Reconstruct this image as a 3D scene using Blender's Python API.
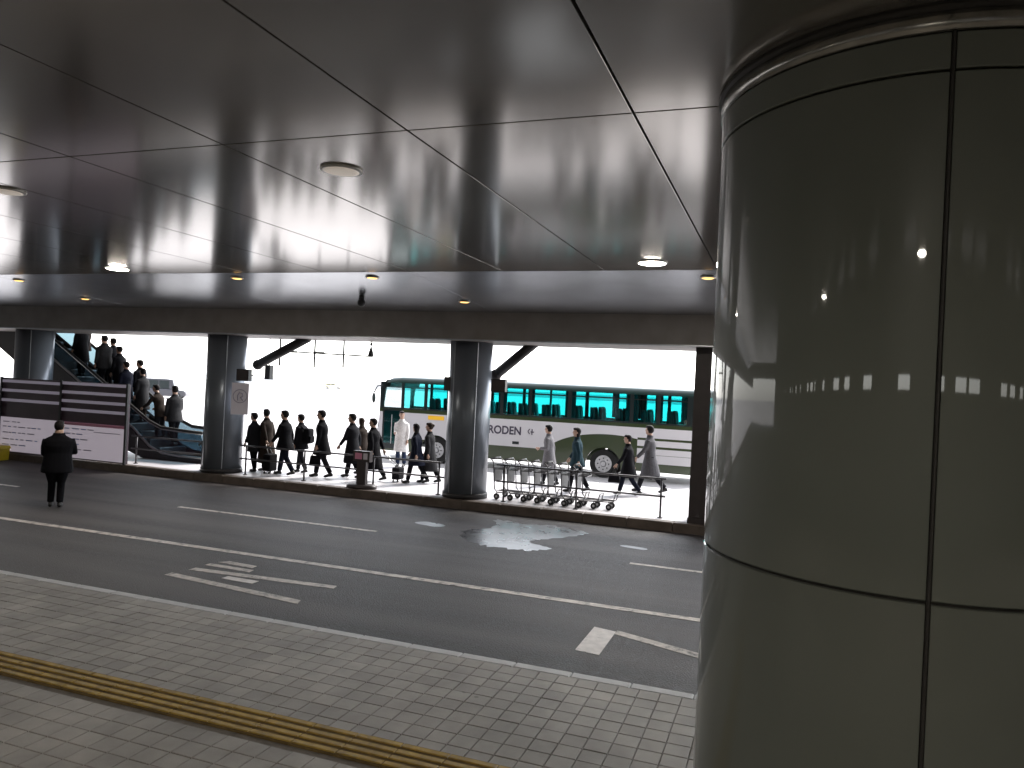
import bpy, bmesh, math, random
from mathutils import Vector, Matrix
R = math.radians
PI = math.pi
random.seed(7)
for o in list(bpy.data.objects): bpy.data.objects.remove(o)
S = bpy.context.scene
col = S.collection

# ------------------------------------------------------------------ camera, sky, sun, exposure
H = 3.0
cam = bpy.data.cameras.new('camera'); camo = bpy.data.objects.new('camera', cam); col.objects.link(camo)
yaw, pitch, roll = 0.34676, 0.00214, 0.04769
Fv = Vector((-math.sin(yaw)*math.cos(pitch), math.cos(yaw)*math.cos(pitch), math.sin(pitch)))
R0 = Vector((math.cos(yaw), math.sin(yaw), 0)); U0 = R0.cross(Fv)
Rv = R0*math.cos(roll) + U0*math.sin(roll); Uv = U0*math.cos(roll) - R0*math.sin(roll)
M = Matrix((Rv, Uv, -Fv)).transposed().to_4x4(); M.translation = (0, 0, H)
camo.matrix_world = M
cam.sensor_width = 36; cam.lens = 761.6/1024*36; cam.clip_end = 3000; cam.clip_start = .05
S.camera = camo
W = bpy.data.worlds.new('World'); S.world = W; W.use_nodes = True
wn = W.node_tree; bg = wn.nodes['Background']
sky = wn.nodes.new('ShaderNodeTexSky'); sky.sky_type = 'NISHITA'; sky.sun_disc = False
SUN_EL, SUN_AZ = 46, 20            # azimuth measured from +Y towards +X
sky.sun_elevation = R(SUN_EL); sky.sun_rotation = R(SUN_AZ); sky.dust_density = .6; sky.air_density = 1.0; sky.ozone_density = 1
hs = wn.nodes.new('ShaderNodeHueSaturation'); hs.inputs['Saturation'].default_value = .22   # overcast: greyed sky
wn.links.new(sky.outputs[0], hs.inputs['Color']); wn.links.new(hs.outputs[0], bg.inputs[0]); bg.inputs[1].default_value = .15
sl = bpy.data.lights.new('sun', 'SUN'); sl.energy = 1.5; sl.angle = R(14); sl.color = (1, .96, .9)
so = bpy.data.objects.new('sun', sl); col.objects.link(so)
sd = Vector((math.sin(R(SUN_AZ))*math.cos(R(SUN_EL)), math.cos(R(SUN_AZ))*math.cos(R(SUN_EL)), math.sin(R(SUN_EL))))
so.rotation_euler = sd.to_track_quat('Z', 'Y').to_euler(); so.location = (0, 40, 40)
S.view_settings.view_transform = 'Standard'; S.view_settings.look = 'None'
S.view_settings.exposure = 2.45; S.view_settings.gamma = 1; S.view_settings.use_curve_mapping = False
S.cycles.max_bounces = 8; S.cycles.diffuse_bounces = 4; S.cycles.transparent_max_bounces = 16

# ------------------------------------------------------------------ materials
def mat(name, c, rough=.6, metal=0., nscale=6., namt=.12, bump=0., bscale=60., coat=0., rvar=0., spec=.5, stretch=None):
    m = bpy.data.materials.new(name); m.use_nodes = True; nt = m.node_tree; L = nt.links
    b = nt.nodes['Principled BSDF']
    b.inputs['Roughness'].default_value = rough; b.inputs['Metallic'].default_value = metal
    b.inputs['Coat Weight'].default_value = coat; b.inputs['Coat Roughness'].default_value = .06
    b.inputs['Specular IOR Level'].default_value = spec
    tc = nt.nodes.new('ShaderNodeTexCoord'); src = tc.outputs['Object']
    oi = nt.nodes.new('ShaderNodeObjectInfo')
    if stretch:
        mp = nt.nodes.new('ShaderNodeMapping'); mp.inputs['Scale'].default_value = stretch
        L.new(src, mp.inputs[0]); src = mp.outputs[0]
    n = nt.nodes.new('ShaderNodeTexNoise'); n.noise_dimensions = '4D'; n.inputs['Scale'].default_value = nscale; n.inputs['Detail'].default_value = 6
    L.new(src, n.inputs['Vector'])
    rw = nt.nodes.new('ShaderNodeMath'); rw.operation = 'MULTIPLY'; rw.inputs[1].default_value = 40
    L.new(oi.outputs['Random'], rw.inputs[0]); L.new(rw.outputs[0], n.inputs['W'])
    r = nt.nodes.new('ShaderNodeMapRange'); r.inputs[1].default_value = .3; r.inputs[2].default_value = .7
    r.inputs[3].default_value = 1-namt; r.inputs[4].default_value = 1+namt
    L.new(n.outputs[0], r.inputs[0])
    mx = nt.nodes.new('ShaderNodeVectorMath'); mx.operation = 'SCALE'; mx.inputs[0].default_value = c[:3]
    L.new(r.outputs[0], mx.inputs['Scale']); L.new(mx.outputs[0], b.inputs['Base Color'])
    if rvar:
        r2 = nt.nodes.new('ShaderNodeMapRange'); r2.inputs[1].default_value = .3; r2.inputs[2].default_value = .7
        r2.inputs[3].default_value = max(.02, rough-rvar); r2.inputs[4].default_value = min(1, rough+rvar)
        L.new(n.outputs[0], r2.inputs[0]); L.new(r2.outputs[0], b.inputs['Roughness'])
    if bump:
        n2 = nt.nodes.new('ShaderNodeTexNoise'); n2.inputs['Scale'].default_value = bscale; n2.inputs['Detail'].default_value = 4
        L.new(src, n2.inputs['Vector'])
        bp = nt.nodes.new('ShaderNodeBump'); bp.inputs['Strength'].default_value = bump; bp.inputs['Distance'].default_value = .02
        L.new(n2.outputs[0], bp.inputs['Height']); L.new(bp.outputs[0], b.inputs['Normal'])
    return m
def glow(name, c, s):
    m = bpy.data.materials.new(name); m.use_nodes = True; b = m.node_tree.nodes['Principled BSDF']
    b.inputs['Base Color'].default_value = (*c, 1); b.inputs['Emission Color'].default_value = (*c, 1); b.inputs['Emission Strength'].default_value = s
    return m
def glass(name, tint, gl=.12, rough=.02):
    m = bpy.data.materials.new(name); m.use_nodes = True; nt = m.node_tree; nt.nodes.remove(nt.nodes['Principled BSDF'])
    t = nt.nodes.new('ShaderNodeBsdfTransparent'); t.inputs[0].default_value = (*tint, 1)
    g = nt.nodes.new('ShaderNodeBsdfGlossy'); g.inputs['Roughness'].default_value = rough
    mx = nt.nodes.new('ShaderNodeMixShader'); fr = nt.nodes.new('ShaderNodeLayerWeight'); fr.inputs[0].default_value = .5
    pw = nt.nodes.new('ShaderNodeMath'); pw.operation = 'POWER'; pw.inputs[1].default_value = 4; nt.links.new(fr.outputs['Facing'], pw.inputs[0])
    ma = nt.nodes.new('ShaderNodeMath'); ma.operation = 'MULTIPLY_ADD'; ma.inputs[1].default_value = .6; ma.inputs[2].default_value = .04; nt.links.new(pw.outputs[0], ma.inputs[0])
    nt.links.new(ma.outputs[0], mx.inputs[0]); nt.links.new(t.outputs[0], mx.inputs[1]); nt.links.new(g.outputs[0], mx.inputs[2])
    nt.links.new(mx.outputs[0], nt.nodes['Material Output'].inputs[0])
    return m
MT = {}
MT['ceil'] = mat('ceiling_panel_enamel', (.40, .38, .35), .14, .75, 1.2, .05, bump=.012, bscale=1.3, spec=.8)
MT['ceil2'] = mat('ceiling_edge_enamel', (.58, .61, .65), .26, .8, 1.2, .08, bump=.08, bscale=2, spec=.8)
MT['joint'] = mat('joint_shadow_gap', (.02, .02, .02), .8)
MT['beam'] = mat('fascia_metal', (.26, .235, .22), .5, .0, 2, .15)
MT['pillar'] = mat('pillar_enamel', (.135, .146, .122), .45, .0, 1.1, .07, bump=.004, bscale=.8, coat=.85, spec=.25, rvar=.08)
MT['pillar'].node_tree.nodes['Principled BSDF'].inputs['Coat Roughness'].default_value = .025
MT['pillar_gap'] = mat('pillar_gap', (.025, .022, .018), .6)
MT['collar'] = mat('collar_steel', (.32, .31, .28), .22, .8, 10, .25, bump=.15, bscale=9)
MT['column'] = mat('column_cladding', (.17, .19, .22), .3, .35, 1.5, .1, bump=.03, bscale=2, stretch=(1, 1, .2))
MT['column_seam'] = mat('column_seam_strip', (.45, .47, .5), .3, .7)
MT['dark'] = mat('dark_metal', (.03, .028, .03), .5, .2)
MT['brownpost'] = mat('dark_brown_cladding', (.05, .04, .04), .45, .1)
MT['wall'] = mat('terminal_render', (.16, .155, .14), .7, .0, 3, .2)
MT['steel'] = mat('brushed_steel', (.45, .45, .46), .3, .9, 20, .15)
MT['rail'] = mat('painted_rail', (.08, .075, .08), .4, .5)
MT['rubber'] = mat('rubber', (.02, .02, .02), .8)
MT['roof'] = mat('roof_slab', (.12, .12, .12), .9)
MT['backlit'] = glow('backlit_sheet', (.55, .49, .56), .075)  # faint emission brightens the board sheets
MT['backlit_strip'] = glow('backlit_strip', (.5, .45, .56), .035)  # strips emit faintly as well
MT['white_p'] = mat('white_panel', (.62, .58, .64), .5, 0, 3, .05)
MT['maroon'] = mat('maroon_panel', (.055, .03, .045), .45, 0, 3, .2)
MT['lilac'] = mat('lilac_strip', (.55, .5, .6), .45)
MT['pink'] = mat('pink_strip', (.65, .25, .38), .5)
MT['ink'] = mat('grey_print', (.3, .28, .36), .6)
MT['ink2'] = mat('blue_print', (.2, .26, .5), .6)
MT['yellow'] = mat('yellow_plastic', (.62, .5, .03), .45)
MT['lamp_warm'] = glow('amber_lamp', (1, .55, .16), .5)
MT['lamp_white'] = glow('white_lamp', (1, .92, .8), 46)
MT['lamp_dim'] = glow('dim_lamp', (.9, .8, .7), .05)
MT['trimring'] = mat('lamp_trim', (.5, .48, .44), .3, .6)

# ------------------------------------------------------------------ mesh helpers
class MB:
    def __init__(s): s.v = []; s.f = []; s.fm = []; s.mi = 0
    def add(s, vs, fs):
        k = len(s.v); s.v += [tuple(v) for v in vs]
        for f in fs: s.f.append(tuple(i+k for i in f)); s.fm.append(s.mi)
        return s
    def box(s, x0, x1, y0, y1, z0, z1):
        return s.add([(x0,y0,z0),(x1,y0,z0),(x1,y1,z0),(x0,y1,z0),(x0,y0,z1),(x1,y0,z1),(x1,y1,z1),(x0,y1,z1)],
                     [(0,3,2,1),(4,5,6,7),(0,1,5,4),(1,2,6,5),(2,3,7,6),(3,0,4,7)])
    def cbox(s, x0, x1, y0, y1, z0, z1, c):      # box with chamfered top edge
        return s.add([(x0,y0,z0),(x1,y0,z0),(x1,y1,z0),(x0,y1,z0),(x0,y0,z1-c),(x1,y0,z1-c),(x1,y1,z1-c),(x0,y1,z1-c),
                      (x0+c,y0+c,z1),(x1-c,y0+c,z1),(x1-c,y1-c,z1),(x0+c,y1-c,z1)],
                     [(0,3,2,1),(8,9,10,11),(0,1,5,4),(1,2,6,5),(2,3,7,6),(3,0,4,7),(4,5,9,8),(5,6,10,9),(6,7,11,10),(7,4,8,11)])
    def tube(s, pts, rad, n=8, flat=None):
        pts = [Vector(p) for p in pts]
        if not hasattr(rad, '__len__'): rad = [rad]*len(pts)
        k = len(s.v); ref = None
        for i, p in enumerate(pts):
            t = (pts[min(i+1, len(pts)-1)] - pts[max(i-1, 0)]).normalized()
            if ref is None:
                ref = Vector((0, 0, 1)) if abs(t.z) < .9 else Vector((1, 0, 0))
            a = (ref - t*ref.dot(t)).normalized(); b = t.cross(a); ref = a
            for j in range(n):
                an = 2*PI*j/n; q = p + (a*math.cos(an) + b*math.sin(an))*rad[i]; s.v.append(tuple(q))
        for i in range(len(pts)-1):
            for j in range(n):
                j2 = (j+1) % n
                s.f.append((k+i*n+j, k+i*n+j2, k+(i+1)*n+j2, k+(i+1)*n+j)); s.fm.append(s.mi)
        s.f.append(tuple(k+j for j in reversed(range(n)))); s.fm.append(s.mi)
        s.f.append(tuple(k+(len(pts)-1)*n+j for j in range(n))); s.fm.append(s.mi)
        return s
    def rings(s, rs, n=16):                      # stacked horizontal ellipses (cx, cy, z, rx, ry)
        k = len(s.v)
        for cx, cy, z, rx, ry in rs:
            for j in range(n):
                a = 2*PI*j/n; s.v.append((cx+rx*math.cos(a), cy+ry*math.sin(a), z))
        for i in range(len(rs)-1):
            for j in range(n):
                j2 = (j+1) % n; s.f.append((k+i*n+j, k+i*n+j2, k+(i+1)*n+j2, k+(i+1)*n+j)); s.fm.append(s.mi)
        s.f.append(tuple(k+j for j in reversed(range(n)))); s.fm.append(s.mi)
        s.f.append(tuple(k+(len(rs)-1)*n+j for j in range(n))); s.fm.append(s.mi)
        return s
    def ell(s, c, r, n=12, m=8, Rm=None):
        vs = []; c = Vector(c)
        for i in range(1, m):
            th = PI*i/m
            for j in range(n):
                a = 2*PI*j/n; v = Vector((r[0]*math.sin(th)*math.cos(a), r[1]*math.sin(th)*math.sin(a), r[2]*math.cos(th)))
                if Rm: v = Rm @ v
                vs.append(c+v)
        t = Vector((0,0,r[2])); b = -t
        if Rm: t = Rm @ t; b = Rm @ b
        vs += [c+t, c+b]; T = len(vs)-2; B = T+1; fs = []
        for j in range(n):
            j2 = (j+1) % n; fs.append((T, j, j2)); fs.append((B, (m-2)*n+j2, (m-2)*n+j))
            for i in range(m-2): fs.append((i*n+j, (i+1)*n+j, (i+1)*n+j2, i*n+j2))
        return s.add(vs, fs)
    def cyl(s, p0, p1, r, n=16): return s.tube([p0, p1], r, n)
    def prism(s, poly, z0, z1):                  # poly in xy, counter-clockwise
        n = len(poly)
        return s.add([(x, y, z0) for x, y in poly] + [(x, y, z1) for x, y in poly],
                     [tuple(reversed(range(n))), tuple(range(n, 2*n))] + [(i, (i+1) % n, n+(i+1) % n, n+i) for i in range(n)])
    def prism_xz(s, poly, y0, y1):
        n = len(poly)
        return s.add([(x, y0, z) for x, z in poly] + [(x, y1, z) for x, z in poly],
                     [tuple(range(n)), tuple(reversed(range(n, 2*n)))] + [(i, n+i, n+(i+1) % n, (i+1) % n) for i in range(n)])
    def mesh(s, name, mats, smooth=False):
        me = bpy.data.meshes.new(name); me.from_pydata(s.v, [], s.f); me.validate(); me.update()
        if not isinstance(mats, (list, tuple)): mats = [mats]
        for m in mats: me.materials.append(MT[m] if isinstance(m, str) else m)
        if len(mats) > 1: me.polygons.foreach_set('material_index', s.fm[:len(me.polygons)])
        if smooth:
            me.polygons.foreach_set('use_smooth', [True]*len(me.polygons))
        return me
    def build(s, name, mats, parent=None, smooth=False, loc=None):
        return link(name, s.mesh(name, mats, smooth), parent, loc)
def link(name, me, parent=None, loc=None):
    o = bpy.data.objects.new(name, me); col.objects.link(o); o.parent = parent
    if loc: o.location = loc
    return o
def sharp(o, ang=35):
    me = o.data
    me.polygons.foreach_set('use_smooth', [True]*len(me.polygons))
    me.set_sharp_from_angle(angle=R(ang)); return o
def tag(o, label, cat, group=None):
    o['label'] = label; o['category'] = cat
    if group: o['group'] = group
    return o
def struct(o, kind='structure'):
    o['kind'] = kind; return o
def thing(name, label, cat, loc=(0,0,0), rz=0, group=None):
    o = bpy.data.objects.new(name, None); col.objects.link(o); o.location = loc; o.rotation_euler = (0, 0, rz)
    o.empty_display_size = .1
    return tag(o, label, cat, group)
def copy_tree(o, parent=None):
    c = o.copy(); col.objects.link(c); c.parent = parent
    for ch in list(o.children): copy_tree(ch, c)
    return c
def text_mesh(s, size, m, parent, loc, rot, name='lettering', ext=.003, sx=1):
    cu = bpy.data.curves.new(name, 'FONT'); cu.body = s; cu.size = size; cu.extrude = ext; cu.offset = .011
    t = bpy.data.objects.new(name, cu); col.objects.link(t)
    bpy.context.view_layer.update()
    me = bpy.data.meshes.new_from_object(t.evaluated_get(bpy.context.evaluated_depsgraph_get()))
    bpy.data.objects.remove(t)
    me.materials.clear(); me.materials.append(MT[m]); me.name = name
    o = link(name, me, parent, loc); o.rotation_euler = rot; o.scale = (sx, 1, 1); return o

# ------------------------------------------------------------------ ground, road, island, near pavement
def ground_mat(name, c, rough, fine, famt, big, bamt, bump, rvar=0, brick=None, streak=(.35, 1, 1)):
    m = mat(name, c, rough, 0, fine, famt, bump=bump, bscale=fine*2, rvar=rvar)
    nt = m.node_tree; L = nt.links; b = nt.nodes['Principled BSDF']
    tc = nt.nodes.new('ShaderNodeTexCoord'); n = nt.nodes.new('ShaderNodeTexNoise'); n.inputs['Scale'].default_value = big; n.inputs['Detail'].default_value = 5
    mp = nt.nodes.new('ShaderNodeMapping'); mp.inputs['Scale'].default_value = streak
    L.new(tc.outputs['Object'], mp.inputs[0]); L.new(mp.outputs[0], n.inputs['Vector'])
    r = nt.nodes.new('ShaderNodeMapRange'); r.inputs[1].default_value = .35; r.inputs[2].default_value = .65; r.inputs[3].default_value = 1-bamt; r.inputs[4].default_value = 1+bamt
    L.new(n.outputs[0], r.inputs[0])
    src = b.inputs['Base Color'].links[0].from_socket
    v = nt.nodes.new('ShaderNodeVectorMath'); v.operation = 'SCALE'; L.new(src, v.inputs[0]); L.new(r.outputs[0], v.inputs['Scale'])
    out = v.outputs[0]
    if brick:
        bk = nt.nodes.new('ShaderNodeTexBrick'); bk.offset = 0
        bk.inputs['Color1'].default_value = (1,1,1,1); bk.inputs['Color2'].default_value = (.9,.9,.9,1); bk.inputs['Mortar'].default_value = (.6,.58,.56,1)
        bk.inputs['Scale'].default_value = 1; bk.inputs['Brick Width'].default_value = brick; bk.inputs['Row Height'].default_value = brick; bk.inputs['Mortar Size'].default_value = .006
        L.new(tc.outputs['Object'], bk.inputs['Vector'])
        v2 = nt.nodes.new('ShaderNodeVectorMath'); v2.operation = 'MULTIPLY'; L.new(out, v2.inputs[0]); L.new(bk.outputs[0], v2.inputs[1]); out = v2.outputs[0]
    L.new(out, b.inputs['Base Color'])
    return m
MT['asphalt'] = ground_mat('asphalt', (.05, .043, .042), .66, 22, .5, 1.1, .42, .5, rvar=.14, streak=(.08, 1, 1))
MT['apron'] = ground_mat('pale_concrete_road', (.42, .40, .40), .8, 6, .08, .3, .1, .05)
MT['island'] = ground_mat('island_paving', (.48, .46, .48), .55, 8, .06, .5, .08, .03, brick=.3)
MT['paver'] = mat('paver_concrete', (.37, .345, .315), .62, 0, 5, .12, bump=.12, bscale=90)
MT['mortar'] = mat('paver_bed', (.25, .23, .21), .9, 0, 20, .2)
MT['kerb_n'] = mat('kerb_concrete', (.56, .56, .57), .6, 0, 6, .12, bump=.1)
MT['kerb_f'] = mat('island_kerb_stone', (.11, .085, .07), .7, 0, 5, .25, bump=.1)
MT['paint'] = mat('road_paint', (.55, .5, .46), .6, 0, 9, .3, bump=.1)
MT['paint_b'] = mat('road_paint_fresh', (.72, .68, .66), .6, 0, 9, .15, bump=.1)
def wear(m, c2, scale, lo, hi):                  # worn through to the surface below
    nt = m.node_tree; L = nt.links; b = nt.nodes['Principled BSDF']; src = b.inputs['Base Color'].links[0].from_socket
    g = nt.nodes.new('ShaderNodeNewGeometry'); n = nt.nodes.new('ShaderNodeTexNoise'); n.inputs['Scale'].default_value = scale; n.inputs['Detail'].default_value = 8; n.inputs['Roughness'].default_value = .7
    L.new(g.outputs['Position'], n.inputs['Vector'])
    rr = nt.nodes.new('ShaderNodeMapRange'); rr.inputs[1].default_value = lo; rr.inputs[2].default_value = hi; L.new(n.outputs[0], rr.inputs[0])
    mx = nt.nodes.new('ShaderNodeMix'); mx.data_type = 'RGBA'; L.new(rr.outputs[0], mx.inputs[0]); L.new(src, mx.inputs[6]); mx.inputs[7].default_value = (*c2, 1)
    L.new(mx.outputs[2], b.inputs['Base Color'])
wear(MT['paint'], (.06, .055, .05), 5, .52, .68); wear(MT['paint_b'], (.07, .065, .06), 5, .58, .72)
def paver_tone(m):
    nt = m.node_tree; L = nt.links; b = nt.nodes['Principled BSDF']; src = b.inputs['Base Color'].links[0].from_socket
    g = nt.nodes.new('ShaderNodeNewGeometry')
    va = nt.nodes.new('ShaderNodeVectorMath'); va.operation = 'ADD'; va.inputs[1].default_value = (0, -7.32, -50); L.new(g.outputs['Position'], va.inputs[0])
    vm = nt.nodes.new('ShaderNodeVectorMath'); vm.operation = 'MULTIPLY'; vm.inputs[1].default_value = (5, 5, .001); L.new(va.outputs[0], vm.inputs[0])
    vf = nt.nodes.new('ShaderNodeVectorMath'); vf.operation = 'FLOOR'; L.new(vm.outputs[0], vf.inputs[0])
    wn_ = nt.nodes.new('ShaderNodeTexWhiteNoise'); L.new(vf.outputs[0], wn_.inputs['Vector'])
    rr = nt.nodes.new('ShaderNodeMapRange'); rr.inputs[3].default_value = .89; rr.inputs[4].default_value = 1.08; L.new(wn_.outputs['Value'], rr.inputs[0])
    sc = nt.nodes.new('ShaderNodeVectorMath'); sc.operation = 'SCALE'; L.new(src, sc.inputs[0]); L.new(rr.outputs[0], sc.inputs['Scale'])
    n = nt.nodes.new('ShaderNodeTexNoise'); n.inputs['Scale'].default_value = .8; n.inputs['Detail'].default_value = 7; L.new(g.outputs['Position'], n.inputs['Vector'])
    r2 = nt.nodes.new('ShaderNodeMapRange'); r2.inputs[1].default_value = .35; r2.inputs[2].default_value = .65; r2.inputs[3].default_value = .78; r2.inputs[4].default_value = 1.12; L.new(n.outputs[0], r2.inputs[0])
    s2 = nt.nodes.new('ShaderNodeVectorMath'); s2.operation = 'SCALE'; L.new(sc.outputs[0], s2.inputs[0]); L.new(r2.outputs[0], s2.inputs['Scale'])
    # scattered gum spots
    vo = nt.nodes.new('ShaderNodeTexVoronoi'); vo.inputs['Scale'].default_value = 1.7; L.new(g.outputs['Position'], vo.inputs['Vector'])
    r3 = nt.nodes.new('ShaderNodeMapRange'); r3.inputs[1].default_value = .03; r3.inputs[2].default_value = .045; r3.inputs[3].default_value = .6; r3.inputs[4].default_value = 1; L.new(vo.outputs['Distance'], r3.inputs[0])
    s3 = nt.nodes.new('ShaderNodeVectorMath'); s3.operation = 'SCALE'; L.new(s2.outputs[0], s3.inputs[0]); L.new(r3.outputs[0], s3.inputs['Scale'])
    L.new(s3.outputs[0], b.inputs['Base Color'])
paver_tone(MT['paver'])
MT['tact_d'] = mat('tactile_groove_dirt', (.16, .105, .035), .8, 0, 9, .3)
MT['tact'] = mat('tactile_yellow', (.42, .27, .045), .6, 0, 7, .3, bump=.1)

wear(MT['tact'], (.2, .14, .06), 9, .5, .75)
struct(MB().box(-700, 700, -300, 1200, -.5, -.012).build('ground', 'apron'))
struct(MB().box(-90, 60, 7.5, 16.72, -.3, 0).build('road', 'asphalt'))
struct(MB().box(-200, 200, 22.6, 60, -.3, .0).build('bus_road', 'apron'))
isl = struct(MB().box(-90, 60, 17.0, 22.3, -.2, .2).build('island_pavement', 'island'))
np_ = struct(MB().box(-60, 30, -9, 7.32, -.2, .138).build('near_pavement', 'mortar'))
# island kerb stones: each a piece of the island
kb = MB().cbox(-.495, .495, -.14, .14, -.2, .205, .02).mesh('kerb_stone', 'kerb_f')
for i in range(-30, 8): link('kerb_stone', kb, isl, (i*1.0+.3, 16.86, 0))
kb2 = MB().cbox(-.495, .495, -.14, .14, -.2, .205, .02).mesh('back_kerb', 'kerb_n')
for i in range(-24, 3): link('kerb_stone', kb2, isl, (i*1.0+.3, 22.44, 0))
MB().box(-90, -30, 16.72, 17.0, -.2, .2).build('far_kerb', 'kerb_f', isl)
# near kerb stones
kn = MB().cbox(-.2965, .2965, -.07, .07, -.2, .152, .012).mesh('kerb_stone', 'kerb_n')
for i in range(-30, 3): link('kerb_stone', kn, np_, (i*.6+.2, 7.395, 0))
# pavers: the 300 that show largest are single pieces, the rest one part
T = .2
me_t = [MB().cbox(-T/2+.004, T/2-.004, -T/2+.004, T/2-.004, .10, .152+d, .004).mesh('paver', 'paver') for d in (0, .0015, -.0015, .0007)]
from bpy_extras.object_utils import world_to_camera_view as w2c
bpy.context.view_layer.update()
TX0, TX1 = 5.0, 5.4                       # tactile band in y
tiles = []
for i in range(-150, 60):
    for j in range(-20, 38):
        x = (i+.5)*T; y = 7.32-(j+.5)*T
        if TX0-.02 < y < TX1+.02: continue
        if (x-.68)**2 + (y-5.29)**2 < 1.1**2 or y < 0 or y > 7.32 or x < -24 or x > 4: continue
        tiles.append((x, y))
def sz(t):
    p = w2c(S, camo, Vector((t[0], t[1], .15))); c = abs((Vector((t[0], t[1], .15))-Vector((0,0,H))).dot(Fv))
    inside = -.01 < p.x < .69 and -.01 < p.y < 1 and p.z > 0
    return (0 if inside else 1, c)
tiles.sort(key=sz)
for k, (x, y) in enumerate(tiles[:300]): link('paver', random.choice(me_t), np_, (x, y, 0))
mb = MB()
for x, y in tiles[300:]:
    d = random.choice((0, .0015, -.0015, .0007)); mb.cbox(x-T/2+.004, x+T/2-.004, y-T/2+.004, y+T/2-.004, .12, .152+d, .004)
struct(mb.build('paver_field', 'paver', np_), 'stuff')
# tactile guide strip of yellow bar tiles
tb = MB().cbox(-.198, .198, -.198, .198, .10, .153, .003)
for k in range(4):
    yy = -.15+k*.1; tb.mi = 1; tb.cbox(-.196, .196, yy-.029, yy+.029, .1535, .162, .006)
tb = tb.mesh('tactile_tile', ['tact_d', 'tact'])
for i in range(-26, 2): link('tactile_tile', tb, np_, (i*.4-.1, 5.2, 0))
# road markings
def marking(poly, m='paint', z=.004, name='road_marking'):
    return struct(MB().prism(poly, .0005, z).build(name, m))
def rect(x0, x1, y0, y1): return [(x0, y0), (x1, y0), (x1, y1), (x0, y1)]
marking(rect(-90, 20, 10.36, 10.51), name='lane_line')
for x0, x1 in ((-30, -17.3), (-12.4, -7.48), (-2.45, 2.6), (-27, -22)):
    if x0 > -26 or x1 > -20: marking(rect(max(x0, -22.3), x1, 13.2, 13.32), name='lane_dash')
marking([(-8.42, 8.78), (-5.92, 8.5), (-5.98, 8.66), (-8.42, 8.93)])
marking([(-8.34, 9.17), (-5.92, 9.35), (-5.96, 9.5), (-8.34, 9.32)])
marking([(-8.35, 9.52), (-7.5, 9.50), (-7.52, 9.64), (-8.35, 9.64)])
marking([(-8.3, 9.76), (-7.62, 9.72), (-7.64, 9.86), (-8.2, 9.9)])
marking([(-7.6, 9.02), (-7.05, 9.0), (-7.05, 9.16), (-7.6, 9.16)], 'paint_b', .0055)
marking([(-2.16, 8.53), (-1.87, 8.5), (-1.87, 9.41), (-2.16, 9.47)], 'paint_b')
marking([(-1.866, 9.31), (-.78, 8.92), (-.2, 8.70), (-.2, 8.90), (-.8, 9.09), (-1.866, 9.47)])
# wet patches on the asphalt
MT['wet'] = mat('standing_water', (.07, .07, .075), .3, 0, 3, .12, bump=.03, bscale=9, spec=1, rvar=.07)
def blob(pts, name, label, grp=None):
    n = len(pts); out = []
    for i in range(n):                           # catmull-rom outline
        p = [Vector(pts[(i+k) % n]) for k in (-1, 0, 1, 2)]
        for t in (0, .25, .5, .75):
            out.append(tuple(.5*((2*p[1])+(p[2]-p[0])*t+(2*p[0]-5*p[1]+4*p[2]-p[3])*t*t+(3*p[1]-p[0]-3*p[2]+p[3])*t**3)))
    rg = random.Random(len(pts)); res = []; c = Vector(out[0])*0
    for p in out: c += Vector(p)/len(out)
    for i, p in enumerate(out):
        p = Vector(p); q = Vector(out[(i+1) % len(out)])
        for t in (0, .5):
            v = p.lerp(q, t); d = (v-c); res.append(tuple(c+Vector((d.x*(1+rg.uniform(-.09, .05)), d.y*(1+rg.uniform(-.09, .05))))))
    o = MB().prism(res, .0005, .003).build(name, 'wet')
    return tag(o, label, 'puddle', grp)
blob([(-6.1, 14.3), (-5.6, 13.4), (-4.9, 13.15), (-4.3, 13.25), (-3.95, 13.65), (-4.55, 14.0), (-4.2, 14.6), (-3.75, 15.5), (-4.5, 15.9), (-5.3, 15.75), (-6.0, 15.95), (-5.7, 15.0)],
     'puddle', 'large shiny puddle on the asphalt in front of the luggage trolleys')
blob([(-7.3, 14.5), (-6.75, 14.35), (-6.6, 14.6), (-7.1, 14.8)], 'puddle', 'small shiny puddle on the asphalt in front of the round column')
blob([(-2.9, 14.6), (-2.45, 14.5), (-2.4, 14.66), (-2.8, 14.75)], 'puddle', 'tiny wet patch on the asphalt below the end of the trolley row')

# ------------------------------------------------------------------ ceiling with panels, fascia, roof, added unseen walls
CZ = 4.94; PW = 1.766; PX = -1.094; YJ = 5.25; PL = 6.85
ceil = struct(MB().box(-80, 30, -9, 21, CZ+.04, CZ+.5).build('ceiling', 'joint'))  # slab continues unseen past the beam as a shading canopy
pm = MB().add(*(lambda b: (b.v, b.f))(MB().cbox(-PW/2+.010, PW/2-.010, -PL/2+.010, PL/2-.010, -.05, 0, .0015))).mesh('ceiling_panel', 'ceil')
for p in pm.vertices: p.co.z = -p.co.z
pm.flip_normals()
for i in range(-22, 9):
    for j in (-1, 0, 1):
        if j == -1 and not -8 <= i <= 6: continue
        link('ceiling_panel', pm, ceil, (PX+(i+.5)*PW, YJ+(j-.5)*PL+PL*0, CZ)) if YJ+(j+.5)*PL < 12.2+PL/2 else None
YB = YJ+PL; YF = 16.3
SLP = math.atan2(.28, YF-YB)
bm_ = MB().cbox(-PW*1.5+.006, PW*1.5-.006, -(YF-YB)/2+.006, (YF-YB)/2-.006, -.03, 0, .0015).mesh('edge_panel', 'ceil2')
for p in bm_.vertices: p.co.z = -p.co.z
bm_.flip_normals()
for i in range(-8, 4): link('edge_panel', bm_, ceil, (PX+(i*3+1.5)*PW, (YB+YF)/2, CZ-.14-.002)).rotation_euler = (-SLP, 0, 0)
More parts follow.
